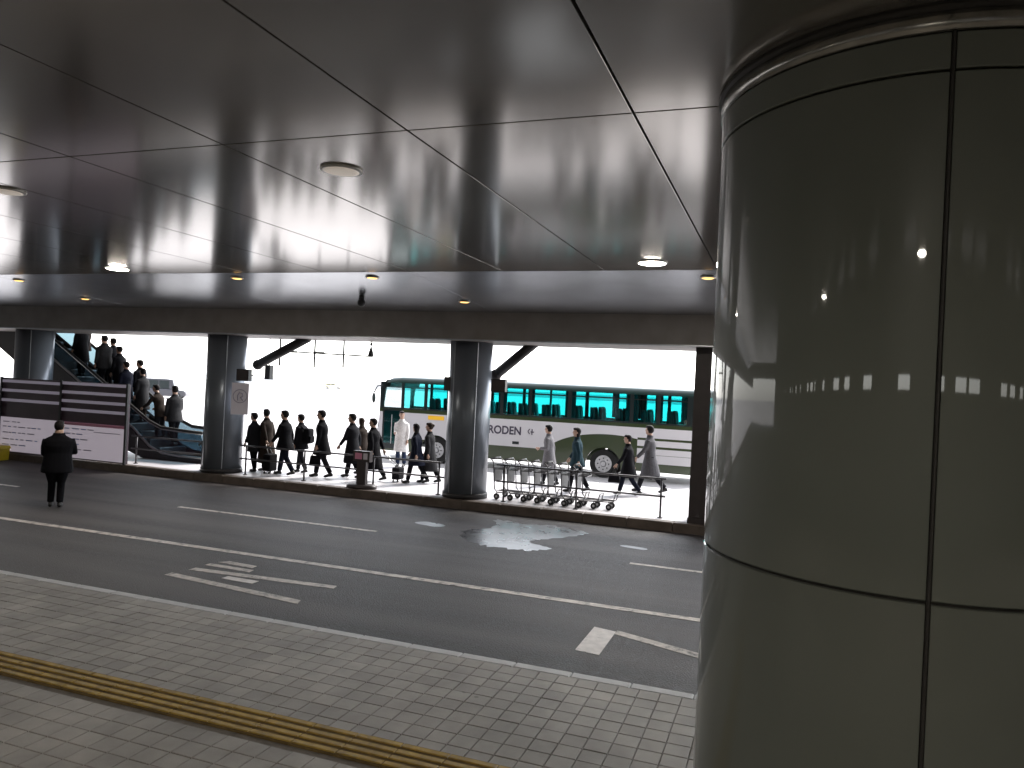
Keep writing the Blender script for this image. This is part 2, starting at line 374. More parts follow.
# fascia beam
fas = thing('fascia_beam', 'long dark fascia beam running above the round columns', 'beam', (0, YF, 0))
MB().box(-80, 30, 0, 2.2, 4.02, 4.975).build('beam_face', 'beam', fas)
MB().box(-80, 30, -.015, .02, 4.0, 4.03).build('drip_edge', 'column_seam', fas)
struct(MB().box(-82, 32, -11, 21.1, 5.46, 9).build('roof', 'roof'))  # unseen; extended past the beam to shade people on the island
# unseen terminal wall added to block light from behind; openings shaped for pillar reflections
tw = struct(MB().box(-80, 30, -9.4, -9, 0, 3.3).box(-80, 30, -9.4, -9, 3.62, 5.4).build('terminal_wall', 'wall'))
mb = MB(); x = -80.0; rw_ = random.Random(3)
while x < 29:
    w = rw_.choice((.2, .35, .9, 2.2, 3.4)); mb.box(x, min(x+w, 30), -9.4, -9, 3.3, 3.62); x += w+rw_.uniform(.8, 1.9)
mb.build('mullion', 'wall', tw)
struct(MB().box(17, 17.4, -9, 12, 0, 5.4).build('end_wall', 'wall'))  # unseen wall added to limit light entering from the right

# ------------------------------------------------------------------ near pillar
NP = thing('pillar', 'huge grey-green glossy cladded round pillar close to the viewer', 'pillar', (.68, 5.29, 0))
RN = 1.16
MB().rings([(0,0,.14,RN-.03,RN-.03), (0,0,CZ,RN-.03,RN-.03)], 96).build('core', 'pillar_gap', NP, True)
def curved_panel(z0, z1, a0, a1, r1, r0, m, name, n=40, ch=.006):
    mb = MB(); prof = [(r0, z0), (r1-ch, z0), (r1, z0+ch), (r1, z1-ch), (r1-ch, z1), (r0, z1)]; k = len(prof)
    vs = []; fs = []
    for i in range(n+1):
        a = a0+(a1-a0)*i/n
        for r, z in prof: vs.append((r*math.cos(a), r*math.sin(a), z))
    for i in range(n):
        for j in range(k): fs.append((i*k+j, (i+1)*k+j, (i+1)*k+(j+1) % k, i*k+(j+1) % k))
    fs.append(tuple(range(k))); fs.append(tuple(n*k+j for j in reversed(range(k))))
    return sharp(mb.add(vs, fs).build(name, m, NP), 30)
for q in range(3):
    a0 = R(-90+q*120)+.011; a1 = R(-90+(q+1)*120)-.011
    for z0, z1 in ((.16, 2.043), (2.06, 4.612)):
        curved_panel(z0, z1, a0, a1, RN, RN-.028, 'pillar', 'cladding_panel', 56)
    curved_panel(4.624, 4.80, a0, a1, RN+.004, RN-.028, 'pillar', 'collar_panel', 56)
MB().rings([(0,0,4.806,RN+.0,RN+.0), (0,0,4.812,RN+.018,RN+.018), (0,0,4.90,RN+.018,RN+.018), (0,0,4.905,RN,RN)], 96).build('steel_collar', 'collar', NP, True)
MB().rings([(0,0,4.906,RN+.03,RN+.03), (0,0,4.938,RN+.03,RN+.03)], 96).build('top_ring', 'pillar_gap', NP, True)
MB().tube([(0,-RN-.004,.16),(0,-RN-.004,4.8)], .009, 6).build('seam_strip', 'pillar_gap', NP)

# ------------------------------------------------------------------ far columns
cp = thing('column', '', 'column', (0,0,.2))
MB().rings([(0,0,0,.53,.53), (0,0,3.83,.53,.53)], 48).build('shaft', 'column', cp, True)
MB().rings([(0,0,0.0,.56,.56), (0,0,.12,.56,.56), (0,0,.125,.532,.532)], 48).build('base_ring', 'dark', cp, True)
for a in (-50, -115): 
    x, y = .533*math.cos(R(a)), .533*math.sin(R(a)); MB().tube([(x,y,.13),(x,y,3.8)], .012, 6).build('seam_strip', 'column_seam', cp)
cols = [(-7.4, 'round grey metal column beside the luggage trolleys'), (-14.85, 'round grey metal column with a round emblem plate, beside the escalator'),
        (-22.3, 'round grey column behind the information board')]
for i, (x, lb) in enumerate(cols):
    o = cp if i == 0 else copy_tree(cp)
    o.location = (x, 17.42, .2); tag(o, lb, 'column', 'columns under the fascia beam')
tag(MB().box(-1.9, -.95, 16.9, 17.6, .2, 4.02).box(-1.92, -.93, 16.88, 17.62, .2, .32).build('square_post', 'brownpost'), 'dark brown square post beside the huge near pillar', 'post')
# knee braces
def brace(p0, p1, label):
    t = thing('knee_brace', label, 'brace', p0)
    d = Vector(p1)-Vector(p0)
    MB().tube([(0,0,0), d], .13, 12).build('strut', 'dark', t, True)
    MB().ell((0,0,0), (.15,.15,.15)).build('joint_cap', 'dark', t, True)
brace((-14.25, 18.0, 3.25), (-12.6, 18.0, 4.06), 'dark diagonal strut rising from the emblem column to the beam')
brace((-6.95, 18.0, 3.25), (-5.7, 18.0, 4.3), 'dark diagonal strut rising from the column beside the trolleys')
# plates and boxes on columns
t = thing('emblem_plate', 'white plate with a grey ring emblem on the column by the escalator', 'sign', (-13.99, 17.0, 1.86))
MB().box(-.22, .22, -.03, .0, 0, .86).build('plate', 'white_p', t)
mb = MB(); n = 40; vs = []; fs = []
for i in range(n):
    a = 2*PI*i/n
    for r, y in ((.19, -.032), (.165, -.032)): vs.append((r*math.cos(a), y, .5+r*math.sin(a)))
for i in range(n): j = (i+1) % n; fs.append((2*i, 2*i+1, 2*j+1, 2*j))
mb.add(vs, fs).build('ring', 'ink', t)
mb = MB(); mb.tube([(-.05,-.034,.38),(-.06,-.034,.52),(-.01,-.034,.6),(.06,-.034,.58),(.07,-.034,.5),(.0,-.034,.46)], .016, 6); mb.tube([(.02,-.034,.47),(.08,-.034,.38)], .016, 6)
mb.build('emblem', 'ink', t)
t.rotation_euler = (0, 0, R(35))
def box_sign(x, y, z, label, w=.4, h=.32):
    t = thing('box_sign', label, 'sign box', (x, y, z))
    MB().box(-w/2, w/2, -.07, .07, 0, h).build('housing', 'dark', t)
    MB().box(-w/2+.03, w/2-.03, -.076, -.0705, .03, h-.03).build('face', 'brownpost', t)
    MB().box(-.03, .03, .071, .35, h/2-.02, h/2+.02).build('bracket', 'dark', t)
box_sign(-13.85, 16.95, 2.78, 'small black box sign above the emblem plate')
box_sign(-7.78, 17.1, 2.80, 'small black box on the bus-front side of the column by the trolleys', .3, .34)
box_sign(-6.45, 16.95, 2.84, 'small black box on the trolley side of its column', .36, .3)

# ------------------------------------------------------------------ ceiling lamps
def lamp(x, y, r, m, label, grp):
    CZ = 4.94 if y < 12.1 else 4.94-.28*(y-12.1)/4.2-.006
    t = thing('downlight', label, 'ceiling lamp', (x, y, CZ), 0, grp)
    n = 32; prof = [(r, .0), (r+.03, -.012), (r+.035, -.02), (r+.0, -.022)]
    mb = MB(); mb.rings([(0,0,.0,r+.03,r+.03), (0,0,-.018,r+.025,r+.025), (0,0,-.02,r,r)], n); mb.build('trim_ring', 'trimring', t, True)
    mb = MB(); mb.rings([(0,0,-.021,r-.005,r-.005), (0,0,-.03,r*.75,r*.75), (0,0,-.034,r*.3,r*.3)], n); mb.build('lens', m, t, True)
G1 = 'round white downlights'; G2 = 'small amber downlights'
lamp(-4.0, 6.11, .17, 'lamp_dim', 'dim round downlight in the ceiling panels nearest the viewer', G1)
lamp(-8.42, 6.14, .17, 'lamp_dim', 'dim round downlight at the left edge of the picture', G1)
lamp(-1.98, 11.38, .2, 'lamp_white', 'bright white round downlight beside the huge near pillar', G1)
lamp(-12.5, 11.43, .2, 'lamp_white', 'bright white round downlight above the escalator', G1)
for x, lb in ((-8.4, 'white downlight over the near pavement behind the tactile strip, farthest from the huge pillar'), (.42, 'white downlight over the near pavement straight behind the huge pillar'), (9.26, 'white downlight over the near pavement beyond the huge pillar')):
    lamp(x, -2.6, .26, 'lamp_white', lb, G1)  # unseen lamps added behind the viewer to brighten the near paving
for x, y, lb in ((-1.28, 12.6, 'small amber downlight touching the edge of the huge near pillar'), (-7.4, 12.5, 'small amber downlight above the bus front, in the front amber row'),
                 (-10.5, 12.5, 'small amber downlight above the emblem column'), (-16.8, 12.65, 'small amber downlight near the picture edge above the information board'),
                 (-17.35, 14.9, 'small amber downlight close to the fascia above the escalator people'), (-6.55, 14.9, 'small amber downlight close to the fascia above the trolley-side column')):
    lamp(x, y, .1, 'lamp_warm', lb, G2)
t = thing('dome_camera', 'small black dome camera hanging under the ceiling edge', 'camera', (-8.7, 14.3, CZ-.155))
MB().cyl((0,0,0),(0,0,-.1), .06, 12).build('mount', 'dark', t); MB().ell((0,0,-.15), (.09,.09,.09)).build('dome', 'dark', t, True)
# hanging frame and loudspeaker beyond the beam
t = thing('hanging_sign_frame', 'thin hanging rods with a crossbar beyond the beam, above the walking people', 'sign frame', (-12.8, 18.45, 0))
for x, z in ((-1.05, 3.25), (.13, 3.24), (1.08, 3.27)): MB().tube([(x,0,z),(x,0,4.08)], .03, 6).build('rod', 'dark', t)
MB().tube([(-1.05,0,3.68),(1.95,0,3.62)], .022, 6).build('crossbar', 'dark', t)
for x in (-.62, .3): MB().box(x-.2, x+.15, -.02, .02, 3.64, 3.70).build('clip', 'dark', t)
t = thing('hanging_speaker', 'small dark teardrop loudspeaker hanging in front of the bus front', 'loudspeaker', (-10.85, 18.45, 3.6))
MB().rings([(0,0,0,.05,.05),(0,0,.03,.085,.085),(0,0,.12,.07,.07),(0,0,.28,.02,.02),(0,0,.3,.012,.012)], 16).build('horn', 'dark', t, True)
MB().tube([(0,0,.3),(0,0,.48)], .014, 6).build('cable', 'dark', t); MB().ell((0,0,.36),(.04,.04,.05)).build('clamp', 'dark', t, True)
t = thing('hanging_lamp_box', 'narrow dark box hanging beside the emblem column', 'lamp box', (-14.2, 18.45, 2.84))
MB().box(-.09,.09,-.08,.08,0,.42).build('housing', 'dark', t); MB().tube([(0,0,.42),(0,0,1.24)], .012, 6).build('rod', 'dark', t)

# ------------------------------------------------------------------ information board
t = thing('information_board', 'long board of maroon bands and lilac strips above white timetable sheets', 'board', (-22.8, 16.715, .205))
MB().box(0, 5.1, .06, .14, .02, 2.3).build('backing', 'maroon', t)
for x in (0.0, 2.5, 5.06): MB().box(x, x+.07, .0, .05, 0, 2.32).build('post', 'dark', t)
for (x0, x1, zs) in ((.08, 2.49, (2.16, 1.88, 1.58)), (2.58, 5.05, (2.2, 1.94, 1.68, 1.42))):
    for z in zs: MB().box(x0, x1, .02, .058, z, z+.085).build('strip', 'backlit_strip', t)
a = MB().box(.08, 2.49, .02, .058, .06, 1.1).build('timetable_sheet', 'backlit', t)
b = MB().box(2.58, 5.05, .02, .058, .06, 1.1).build('timetable_sheet', 'backlit', t)
MB().box(2.58, 5.05, .012, .0595, 1.02, 1.1).build('header', 'pink', b)
for par, x0, seq in ((a, .2, ((.95,.7),(.8,1.5),(.62,1.1),(.42,1.4),(.25,.9))), (b, 2.7, ((.9,1.0),(.75,.8),(.6,.9),(.45,.7),(.3,.9)))):
    for z, l in seq:
        xx = x0
        while xx < x0+l:
            w = random.uniform(.1, .3); MB().box(xx, xx+w, .0165, .0195, z, z+.03).build('print_line', random.choice(('ink','ink','ink2')), par); xx += w+random.uniform(.03,.12)
MB().box(3.9, 4.9, .0165, .0195, .85, .87).build('print_line', 'ink', b)
t = thing('grit_box', 'yellow box with a sloping lid at the foot of the information board', 'box', (-22.75, 16.55, .0))
MB().prism_xz([(-.45,.0),(.5,.0),(.54,.36),(-.5,.36)], -.15, .15).build('bin', 'yellow', t)
MB().prism_xz([(-.53,.362),(.57,.362),(.5,.44),(-.47,.44)], -.17, .17).build('lid', 'yellow', t)

# ------------------------------------------------------------------ escalator
ex = thing('escalator', 'escalator climbing behind the information board with dark skirts and bright edges', 'escalator', (-17.85, 18.5, .2))
SL = .5774
def ez(x): return 0 if x > 0 else -x*SL          # local height of the step line
XE = -9.5
for side, y in ((0, 0), (1, 1.3)):
    prof = [(1.6, 0), (1.6, .12), (.5, .12)] + [(-.2+.0, .16), (-.7, .34), (-1.4, ez(-1.4)-.06+.12)] + [(XE, ez(XE)+.06), (XE, ez(XE)-1.0), (-2.6, ez(-2.6)-1.0), (-.9, 0)]
    MB().prism_xz(prof, y-.06, y+.06).build('skirt', 'dark', ex)
    pts = [(1.6,y,.15),(.5,y,.15),(-.2,y,.2),(-.7,y,.38),(-1.4,y,ez(-1.4)+.1),(XE,y,ez(XE)+.1)]
    MB().tube(pts, .04, 8).build('deck_edge', 'steel', ex, True)
    hp = [(1.2,y,.55),(1.45,y,.75),(1.3,y,.93),(.6,y,.95),(-.3,y,1.0),(-.8,y,1.18)] + [(XE,y,ez(XE)+.8)]
    MB().tube(hp, .04, 8).build('handrail', 'rubber', ex, True)
    hp2 = [(p[0], p[1], p[2]-.055) for p in hp[2:]]
    MB().tube(hp2, .022, 6).build('handrail_guide', 'steel', ex, True)
    pan = [(1.5,.16),(.5,.16),(-.2,.21),(-.7,.39),(XE,ez(XE)+.12),(XE,ez(XE)+.74),(-.8,1.11),(-.3,.93),(.6,.88),(1.25,.86)]
    MT.setdefault('eglass', glass('balustrade_glass', (.34,.42,.46)))
    MB().prism_xz(list(reversed(pan)), y-.006, y+.006).build('glass_panel', 'eglass', ex)
sm = MB().prism_xz([(-.2,-.22),(.2,-.22),(.2,-.02),(.19,0),(-.2,0)], .1, 1.2)
for k in range(10): yy = .15+k*.105; sm.box(-.195, .185, yy, yy+.05, 0, .006)
MT['estep'] = mat('step_metal', (.1,.1,.11), .45, .5, 20, .2)
sm = sm.mesh('step', 'estep')
for k in range(24): x = -.2-k*.4; link('step', sm, ex, (x, 0, ez(x)+.0))
MB().box(0, 1.6, .07, 1.23, .0, .02).build('landing_plate', 'steel', ex)
MB().prism_xz([(-1.0,.0),(-2.6,ez(-2.6)-1.0),(XE,ez(XE)-1.0),(XE,ez(XE)-.3),(-1.2,.1)], .07, 1.23).build('truss', 'dark', ex)

# ------------------------------------------------------------------ guard rails on the island
def guard_rail(x0, x1, y, posts, label, h=.8):
    t = thing('guard_rail', label, 'railing', (x0, y, .2))
    for z in (h, h*.55): MB().tube([(0,0,z),(x1-x0,0,z)], .022, 8).build('rail', 'rail', t, True)
    for p in posts:
        q = MB().tube([(p-x0,0,0),(p-x0,0,h)], .024, 8).build('post', 'rail', t, True)
        MB().cyl((p-x0,0,.0),(p-x0,0,.02), .06, 12).build('foot_plate', 'rail', q)
guard_rail(-14.1, -7.75, 17.25, (-13.9, -12.0, -9.9, -8.05), 'low dark guard rail in front of the walking people between the two columns')
guard_rail(-6.5, -2.45, 17.2, (-6.3, -4.5, -2.55), 'low dark guard rail in front of the luggage trolleys', .88)
guard_rail(-18.0, -15.2, 17.25, (-17.8, -15.4), 'short dark guard rail at the foot of the escalator', .8)
# sign stand
t = thing('sign_stand', 'dark stand on a heavy base with a magenta notice, in the guard rail gap', 'sign stand', (-10.12, 17.06, .2))
MB().rings([(0,0,0,.42,.26),(0,0,.07,.42,.26),(0,0,.1,.36,.2)], 24).build('base', 'brownpost', t, True)
MB().box(-.13,.13,-.06,.06,.1,.68).build('post', 'brownpost', t)
hd = MB().box(-.24,.24,-.08,.08,.68,.95).build('head', 'brownpost', t)
MB().box(-.18,.02,-.085,-.081,.74,.9).build('notice', 'pink', hd); MB().box(.06,.18,-.085,-.081,.74,.9).build('notice', 'white_p', hd)

# ------------------------------------------------------------------ luggage trolleys
def trolley():
    t = thing('luggage_trolley', '', 'trolley')
    MT.setdefault('tsteel', mat('trolley_steel', (.09, .085, .09), .4, .5)); MT.setdefault('tplate', mat('trolley_plate', (.05, .05, .055), .45))
    for y in (-.27, .27):
        MB().tube([(.86,y*.55,.2),(.5,y*.8,.19),(.08,y,.18),(.0,y,.26),(-.05,y,.9),(-.12,y,.98)], .016, 6).build('side_tube', 'tsteel', t, True)
    h = MB().tube([(-.12,-.27,.98),(-.12,.27,.98)], .022, 8).build('handle', 'tsteel', t, True)
    MB().tube([(-.12,-.17,.98),(-.12,.17,.98)], .028, 8).build('grip', 'rubber', h, True)
    mb = MB()
    for y in (-.12, 0, .12): mb.tube([(.0,y,.2),(.86,y*.6,.2)], .009, 5)
    mb.tube([(.86,-.15,.2),(.86,.15,.2)], .014, 6); mb.tube([(.45,-.22,.19),(.45,.22,.19)], .01, 5); mb.build('deck', 'tsteel', t)
    MB().tube([(.86,-.15,.2),(.9,-.14,.36),(.9,.14,.36),(.86,.15,.2)], .012, 6).build('front_stop', 'tsteel', t, True)
    MB().box(-.045, -.03, -.22, .22, .42, .78).build('notice_plate', 'tplate', t)
    mb = MB()
    for z in (.74, .86): mb.tube([(-.03,-.24,z),(.22,-.2,z),(.22,.2,z),(-.03,.24,z)], .009, 5)
    for y in (-.2,-.07,.07,.2): mb.tube([(-.02,y,.74),(.22,y,.74),(.22,y,.86)], .006, 4)
    mb.build('basket', 'tsteel', t)
    for x, y in ((.06,-.25), (.06,.25), (.76,-.15), (.76,.15)):
        w = MB().cyl((x,y-.018,.075),(x,y+.018,.075), .075, 16).build('wheel', 'rubber', t)
        MB().tube([(x,y,.075),(x,y,.19)], .014, 6).build('fork', 'tsteel', w); MB().cyl((x,y-.021,.075),(x,y+.021,.075), .03, 10).build('hub', 'steel', w)
    return t
tr = trolley(); N = 7
ords = ['hindmost luggage trolley of the nested row, against the round column', 'second luggage trolley of the nested row, counted from the column', 'third luggage trolley of the nested row, counted from the column',
        'middle luggage trolley of the nested row', 'third luggage trolley from the free end of the row', 'second luggage trolley from the free end of the row', 'foremost luggage trolley at the free end of the nested row']
for i in range(N):
    o = tr if i == 0 else copy_tree(tr)
    o.location = (-6.62+i*.345, 17.72+random.uniform(-.02,.02), .2); o.rotation_euler = (0, 0, R(random.uniform(-2,2)-3))
    tag(o, ords[i], 'trolley', 'nested luggage trolleys')

# ------------------------------------------------------------------ coach
def livery():
    m = mat('coach_livery', (1,1,1), .28, 0, 1.5, .04, coat=.4); nt = m.node_tree; L = nt.links; b = nt.nodes['Principled BSDF']
    tc = nt.nodes.new('ShaderNodeTexCoord'); sp = nt.nodes.new('ShaderNodeSeparateXYZ'); L.new(tc.outputs['Object'], sp.inputs[0])
    def mth(op, a, c=None, d=None):
        n = nt.nodes.new('ShaderNodeMath'); n.operation = op
        for i, v in enumerate((a, c, d)):
            if v is None: continue
            if isinstance(v, (int, float)): n.inputs[i].default_value = v
            else: L.new(v, n.inputs[i])
        return n.outputs[0]
    x, z = sp.outputs[0], sp.outputs[2]
    lo = mth('GREATER_THAN', z, .84); hi = mth('LESS_THAN', z, 1.80)
    e1 = mth('DIVIDE', mth('SUBTRACT', x, 8.9), 2.3); e2 = mth('DIVIDE', mth('SUBTRACT', z, .55), .95)
    out = mth('GREATER_THAN', mth('ADD', mth('MULTIPLY', e1, e1), mth('MULTIPLY', e2, e2)), 1)
    # thin stripes at the tail
    st = mth('LESS_THAN', mth('FRACT', mth('MULTIPLY', z, 3.6)), .28); tail = mth('MULTIPLY', st, mth('MULTIPLY', mth('GREATER_THAN', x, 9.9), mth('MULTIPLY', mth('GREATER_THAN', z, .9), mth('LESS_THAN', z, 1.5))))
    tail2 = mth('MULTIPLY', mth('GREATER_THAN', x, 9.9), mth('GREATER_THAN', z, .62))
    white = mth('MULTIPLY', mth('MULTIPLY', mth('MAXIMUM', lo, tail2), hi), mth('MAXIMUM', out, tail2))
    white = mth('MULTIPLY', white, mth('SUBTRACT', 1, tail))
    mx = nt.nodes.new('ShaderNodeMix'); mx.data_type = 'RGBA'
    L.new(white, mx.inputs[0]); mx.inputs[6].default_value = (.028, .045, .010, 1); mx.inputs[7].default_value = (.68, .66, .68, 1)
    # window band in dark teal green
    band = mth('GREATER_THAN', z, 1.92)
    mx2 = nt.nodes.new('ShaderNodeMix'); mx2.data_type = 'RGBA'; L.new(band, mx2.inputs[0]); L.new(mx.outputs[2], mx2.inputs[6]); mx2.inputs[7].default_value = (.008, .032, .028, 1)
    L.new(mx2.outputs[2], b.inputs['Base Color'])
    return m
MT['livery'] = livery()
MT['bglass'] = glass('coach_tinted_glass', (.34, .84, .84)); MT['bclear'] = glass('coach_clear_glass', (.86, .9, .9))
MT['bdark'] = mat('coach_dark_trim', (.007, .014, .015), .3); MT['seat'] = mat('seat_fabric', (.02, .035, .045), .8); MT['amber'] = glow('amber_marker', (.8, .45, .02), .05)
MT['letter'] = mat('lettering_dark', (.05, .04, .07), .5); MT['binside'] = mat('coach_interior', (.10, .12, .12), .7)
BL, BW, BH = 12.0, 2.49, 3.14
bus = thing('coach', 'white and dark green coach with teal tinted windows, standing behind the island', 'bus', (-14.55, 25.5, 0))
XW = (2.45, 8.75)                      # wheel centres
def arch_poly():
    p = [(.12, .34)]
    for cx in XW:
        p.append((cx-.62, .34))
        for k in range(13): a = PI-PI*k/12; p.append((cx+.62*math.cos(a), .42+.62*math.sin(a)))
        p.append((cx+.62, .34))
    p += [(BL-.1, .34), (BL, .9), (BL, 1.92), (.05, 1.92), (.02, .9)]
    return p
wins = [(.22, .95), (1.06, 1.9), (2.02, 3.5), (3.62, 4.92), (5.04, 6.02), (6.10, 7.42), (7.56, 9.6), (9.72, 10.5), (10.62, 11.5)]
def tri_fill(poly, y0, y1, mats, name, parent):
    bm = bmesh.new(); vs = [bm.verts.new((x, y0, z)) for x, z in poly]; f = bm.faces.new(vs)
    r = bmesh.ops.extrude_face_region(bm, geom=[f]); bmesh.ops.translate(bm, verts=[e for e in r['geom'] if isinstance(e, bmesh.types.BMVert)], vec=(0, y1-y0, 0))
    bmesh.ops.triangulate(bm, faces=[f for f in bm.faces if len(f.verts) > 4]); bmesh.ops.recalc_face_normals(bm, faces=bm.faces)
    me = bpy.data.meshes.new(name); bm.to_mesh(me); bm.free(); me.materials.append(MT[mats]); return link(name, me, parent)
for sname, y0, y1 in (('side_panel', 0, .05), ('side_panel', BW-.05, BW)):
    s_ = tri_fill(arch_poly(), y0, y1, 'livery', sname, bus)
    xs = [.05]
    for w0, w1 in wins: xs += [w0, w1]
    xs.append(BL)
    for i in range(0, len(xs), 2): MB().box(xs[i], xs[i+1], y0+.002, y1-.002, 1.921, 2.93).build('window_pillar', 'bdark', s_)
    for i, (w0, w1) in enumerate(wins):
        p = MB().box(w0, w1, y0+.02, y0+.028, 1.98, 2.9).build('window', 'bclear' if i == 0 else 'bglass', bus)
        MB().box(w0, w1, y0+.012, y0+.036, 2.72, 2.75).build('transom', 'bdark', p)
        MB().box(w0, w1, y0+.004, y1-.004, 1.921, 1.978).build('sill', 'bdark', p)
# roof: rounded section swept along the length
sec = [(0, 2.9), (.01, 3.0), (.06, 3.08), (.18, 3.13), (.6, 3.17), (BW/2, 3.18)]
sec = sec + [(BW-y, z) for y, z in reversed(sec[:-1])]
mb = MB(); vs = []; fs = []; k = len(sec)
xs = [.30, .5, .9, 11.7, 11.95, 12.0]
for i, x in enumerate(xs):
    dz = (-.12, -.03, 0, 0, -.04, -.1)[i]
    for y, z in sec: vs.append((x, y, z+dz if z > 2.95 else z))
for i in range(len(xs)-1):
    for j in range(k-1): fs.append((i*k+j, (i+1)*k+j, (i+1)*k+j+1, i*k+j+1))
fs += [tuple(range(k)), tuple((len(xs)-1)*k+j for j in reversed(range(k)))]
for i in range(len(xs)-1): fs.append((i*k+k-1, (i+1)*k+k-1, (i+1)*k, i*k))
sharp(mb.add(vs, fs).build('roof', 'livery', bus), 40)
# front: raked windscreen, bumper, mirror, lamps
MB().prism_xz([(.0,1.18),(.26,2.98),(.32,2.98),(.06,1.18)], .08, BW-.08).build('windscreen', 'bclear', bus)
MB().prism_xz([(-.12,.34),(-.13,.9),(-.02,1.2),(.12,1.2),(.12,.34)], .03, BW-.03).build('front_panel', 'livery', bus)
MB().prism_xz([(.2,2.72),(.27,3.0),(.5,3.02),(.42,2.72)], .04, BW-.04).build('front_header', 'bdark', bus)
for y in (.02, BW-.08): MB().prism_xz([(-.02,1.2),(.23,2.95),(.31,2.95),(.07,1.2)], y, y+.06).build('front_pillar', 'bdark', bus)
MB().box(BL-.05, BL+.04, .04, BW-.04, .36, 2.95).build('tail_panel', 'livery', bus)
MB().box(.1, BL-.1, .06, BW-.06, 1.08, 1.14).build('floor', 'binside', bus)
MB().box(.14, .95, .06, BW-.06, .40, .5).build('entry_floor', 'binside', bus)
MB().tube([(.25,.1,2.8),(-.02,-.12,2.75),(-.12,-.18,2.5)], .025, 6).build('mirror_arm', 'bdark', bus, True)
MB().ell((-.12,-.18,2.3), (.06,.1,.2)).build('mirror', 'bdark', bus, True)
d = MB().box(.2, 1.0, -.012, -.002, .42, 1.9).build('door', 'bdark', bus)
MB().box(.27, .92, -.016, -.0125, .62, 1.85).build('door_glass', 'bglass', d)
MB().tube([(.6,-.03,.6),(.6,-.03,1.7)], .014, 6).build('handle', 'steel', d)
MB().box(2.1, 2.75, -.014, -.002, 1.6, 1.75).build('side_marker', 'amber', bus)
MB().box(5.45, 5.7, -.01, -.002, .93, 1.03).build('filler_flap', 'bdark', bus)
for cx in XW:
    for y in (.12, BW-.42):
        w = MB().cyl((cx,y,.48),(cx,y+.3,.48), .48, 32).build('tyre', 'rubber', bus)
        rim = MB(); 
        yy = y-.012 if y < 1 else y+.3
        rim.tube([(cx,yy,.48),(cx,yy+.02,.48)], .29, 28); rim.build('rim', 'steel', w)
        MB().tube([(cx,yy-.05,.48),(cx,yy,.48)], [.08,.11], 16).build('hub', 'steel', w)
        for q in range(8): a = q*PI/4; MB().cyl((cx+.19*math.cos(a),yy-.025,.48+.19*math.sin(a)),(cx+.19*math.cos(a),yy,.48+.19*math.sin(a)), .025, 6).build('wheel_nut', 'bdark', w)
tx = text_mesh('HIRODEN', .40, 'letter', bus, (0, -.004, 1.27), (R(90), 0, 0), ext=.002)
wd = max(v.co.x for v in tx.data.vertices); tx.scale.x = 1.62/wd; tx.location.x = 5.76-1.62
mb = MB(); mb.tube([(6.08,-.004,1.50),(6.02,-.004,1.42),(6.08,-.004,1.32)], .018, 6); mb.tube([(6.17,-.004,1.5),(6.17,-.004,1.3)], .018, 6); mb.tube([(6.12,-.004,1.4),(6.24,-.004,1.4)], .018, 6)
mb.build('lettering_mark', 'letter', bus)
# seats and curtains inside
sb = MB(); sb.rings([(0,0,1.15,.12,.21),(0,0,1.6,.1,.22),(-.04,0,2.3,.07,.21),(-.06,0,2.38,.05,.16)], 14)
sb.box(-.5, 0, -.21, .21, 1.4, 1.58); sb = sb.mesh('seat', 'seat', True)
for i in range(11):
    for y in (.38, .86, 1.62, 2.1): link('seat', sb, bus, (2.0+i*.88+.1, y, 0))
for x, y, w in ((4.98,.1,.26),(6.06,.1,.2),(7.5,.1,.3),(9.66,.1,.34),(10.56,.1,.2),(11.45,.1,.25),(3.56,BW-.1,.3),(8.6,BW-.1,.2),(9.5,BW-.1,.4),(1.98,BW-.1,.4)):
    mb = MB()
    for q in range(5): mb.cyl((x-w/2+q*w/4, y, 2.0), (x-w/2+q*w/4, y, 2.92), w/7, 8)
    mb.build('curtain', 'seat', bus)
sw = MB(); vs=[]; 
sw.tube([(.75+.2*math.cos(a*PI/8)*.5, 1.9+.2*math.sin(a*PI/8), 1.75+.2*math.cos(a*PI/8)*.6) for a in range(17)], .018, 6); sw.build('steering_wheel', 'bdark', bus)

# ------------------------------------------------------------------ people
FINAL = []
def cloth(name, c):
    if name not in MT: MT[name] = mat(name, c, .9, 0, 30, .2, bump=.2, bscale=120, spec=.12)
    return name
MT['skin'] = mat('skin', (.42, .27, .2), .55, 0, 20, .06); MT['hair'] = mat('hair', (.012, .01, .01), .7, 0, 80, .3, spec=.15); MT['hair2'] = mat('hair_brown', (.03, .019, .013), .7, 0, 80, .3, spec=.15)
MT['shoe'] = mat('shoe_leather', (.015, .014, .014), .4); MT['eye'] = mat('eye', (.01, .01, .01), .2)
CL = dict(black=(.006,.006,.008), charcoal=(.012,.012,.015), navy=(.008,.01,.02), brown=(.025,.018,.015), grey=(.09,.088,.095), lightgrey=(.17,.165,.175), white=(.72,.70,.68), denim=(.02,.03,.06), teal=(.018,.04,.052), beige=(.33,.27,.22), dkgrey=(.026,.026,.028), rose=(.2,.09,.1))
for k, c in CL.items(): cloth('cloth_'+k, c)
PID = [0]
def person(label, x, y, z, heading, h=1.68, stride=.35, *a_, **k_):
    k_['build'] = k_.get('build', 1.0)*random.uniform(1.08, 1.2); k_.setdefault('head_turn', random.uniform(-.5, .5))
    return person_(label, x, y, z, heading, h, stride*random.uniform(.65, 1.0), *a_, **k_)
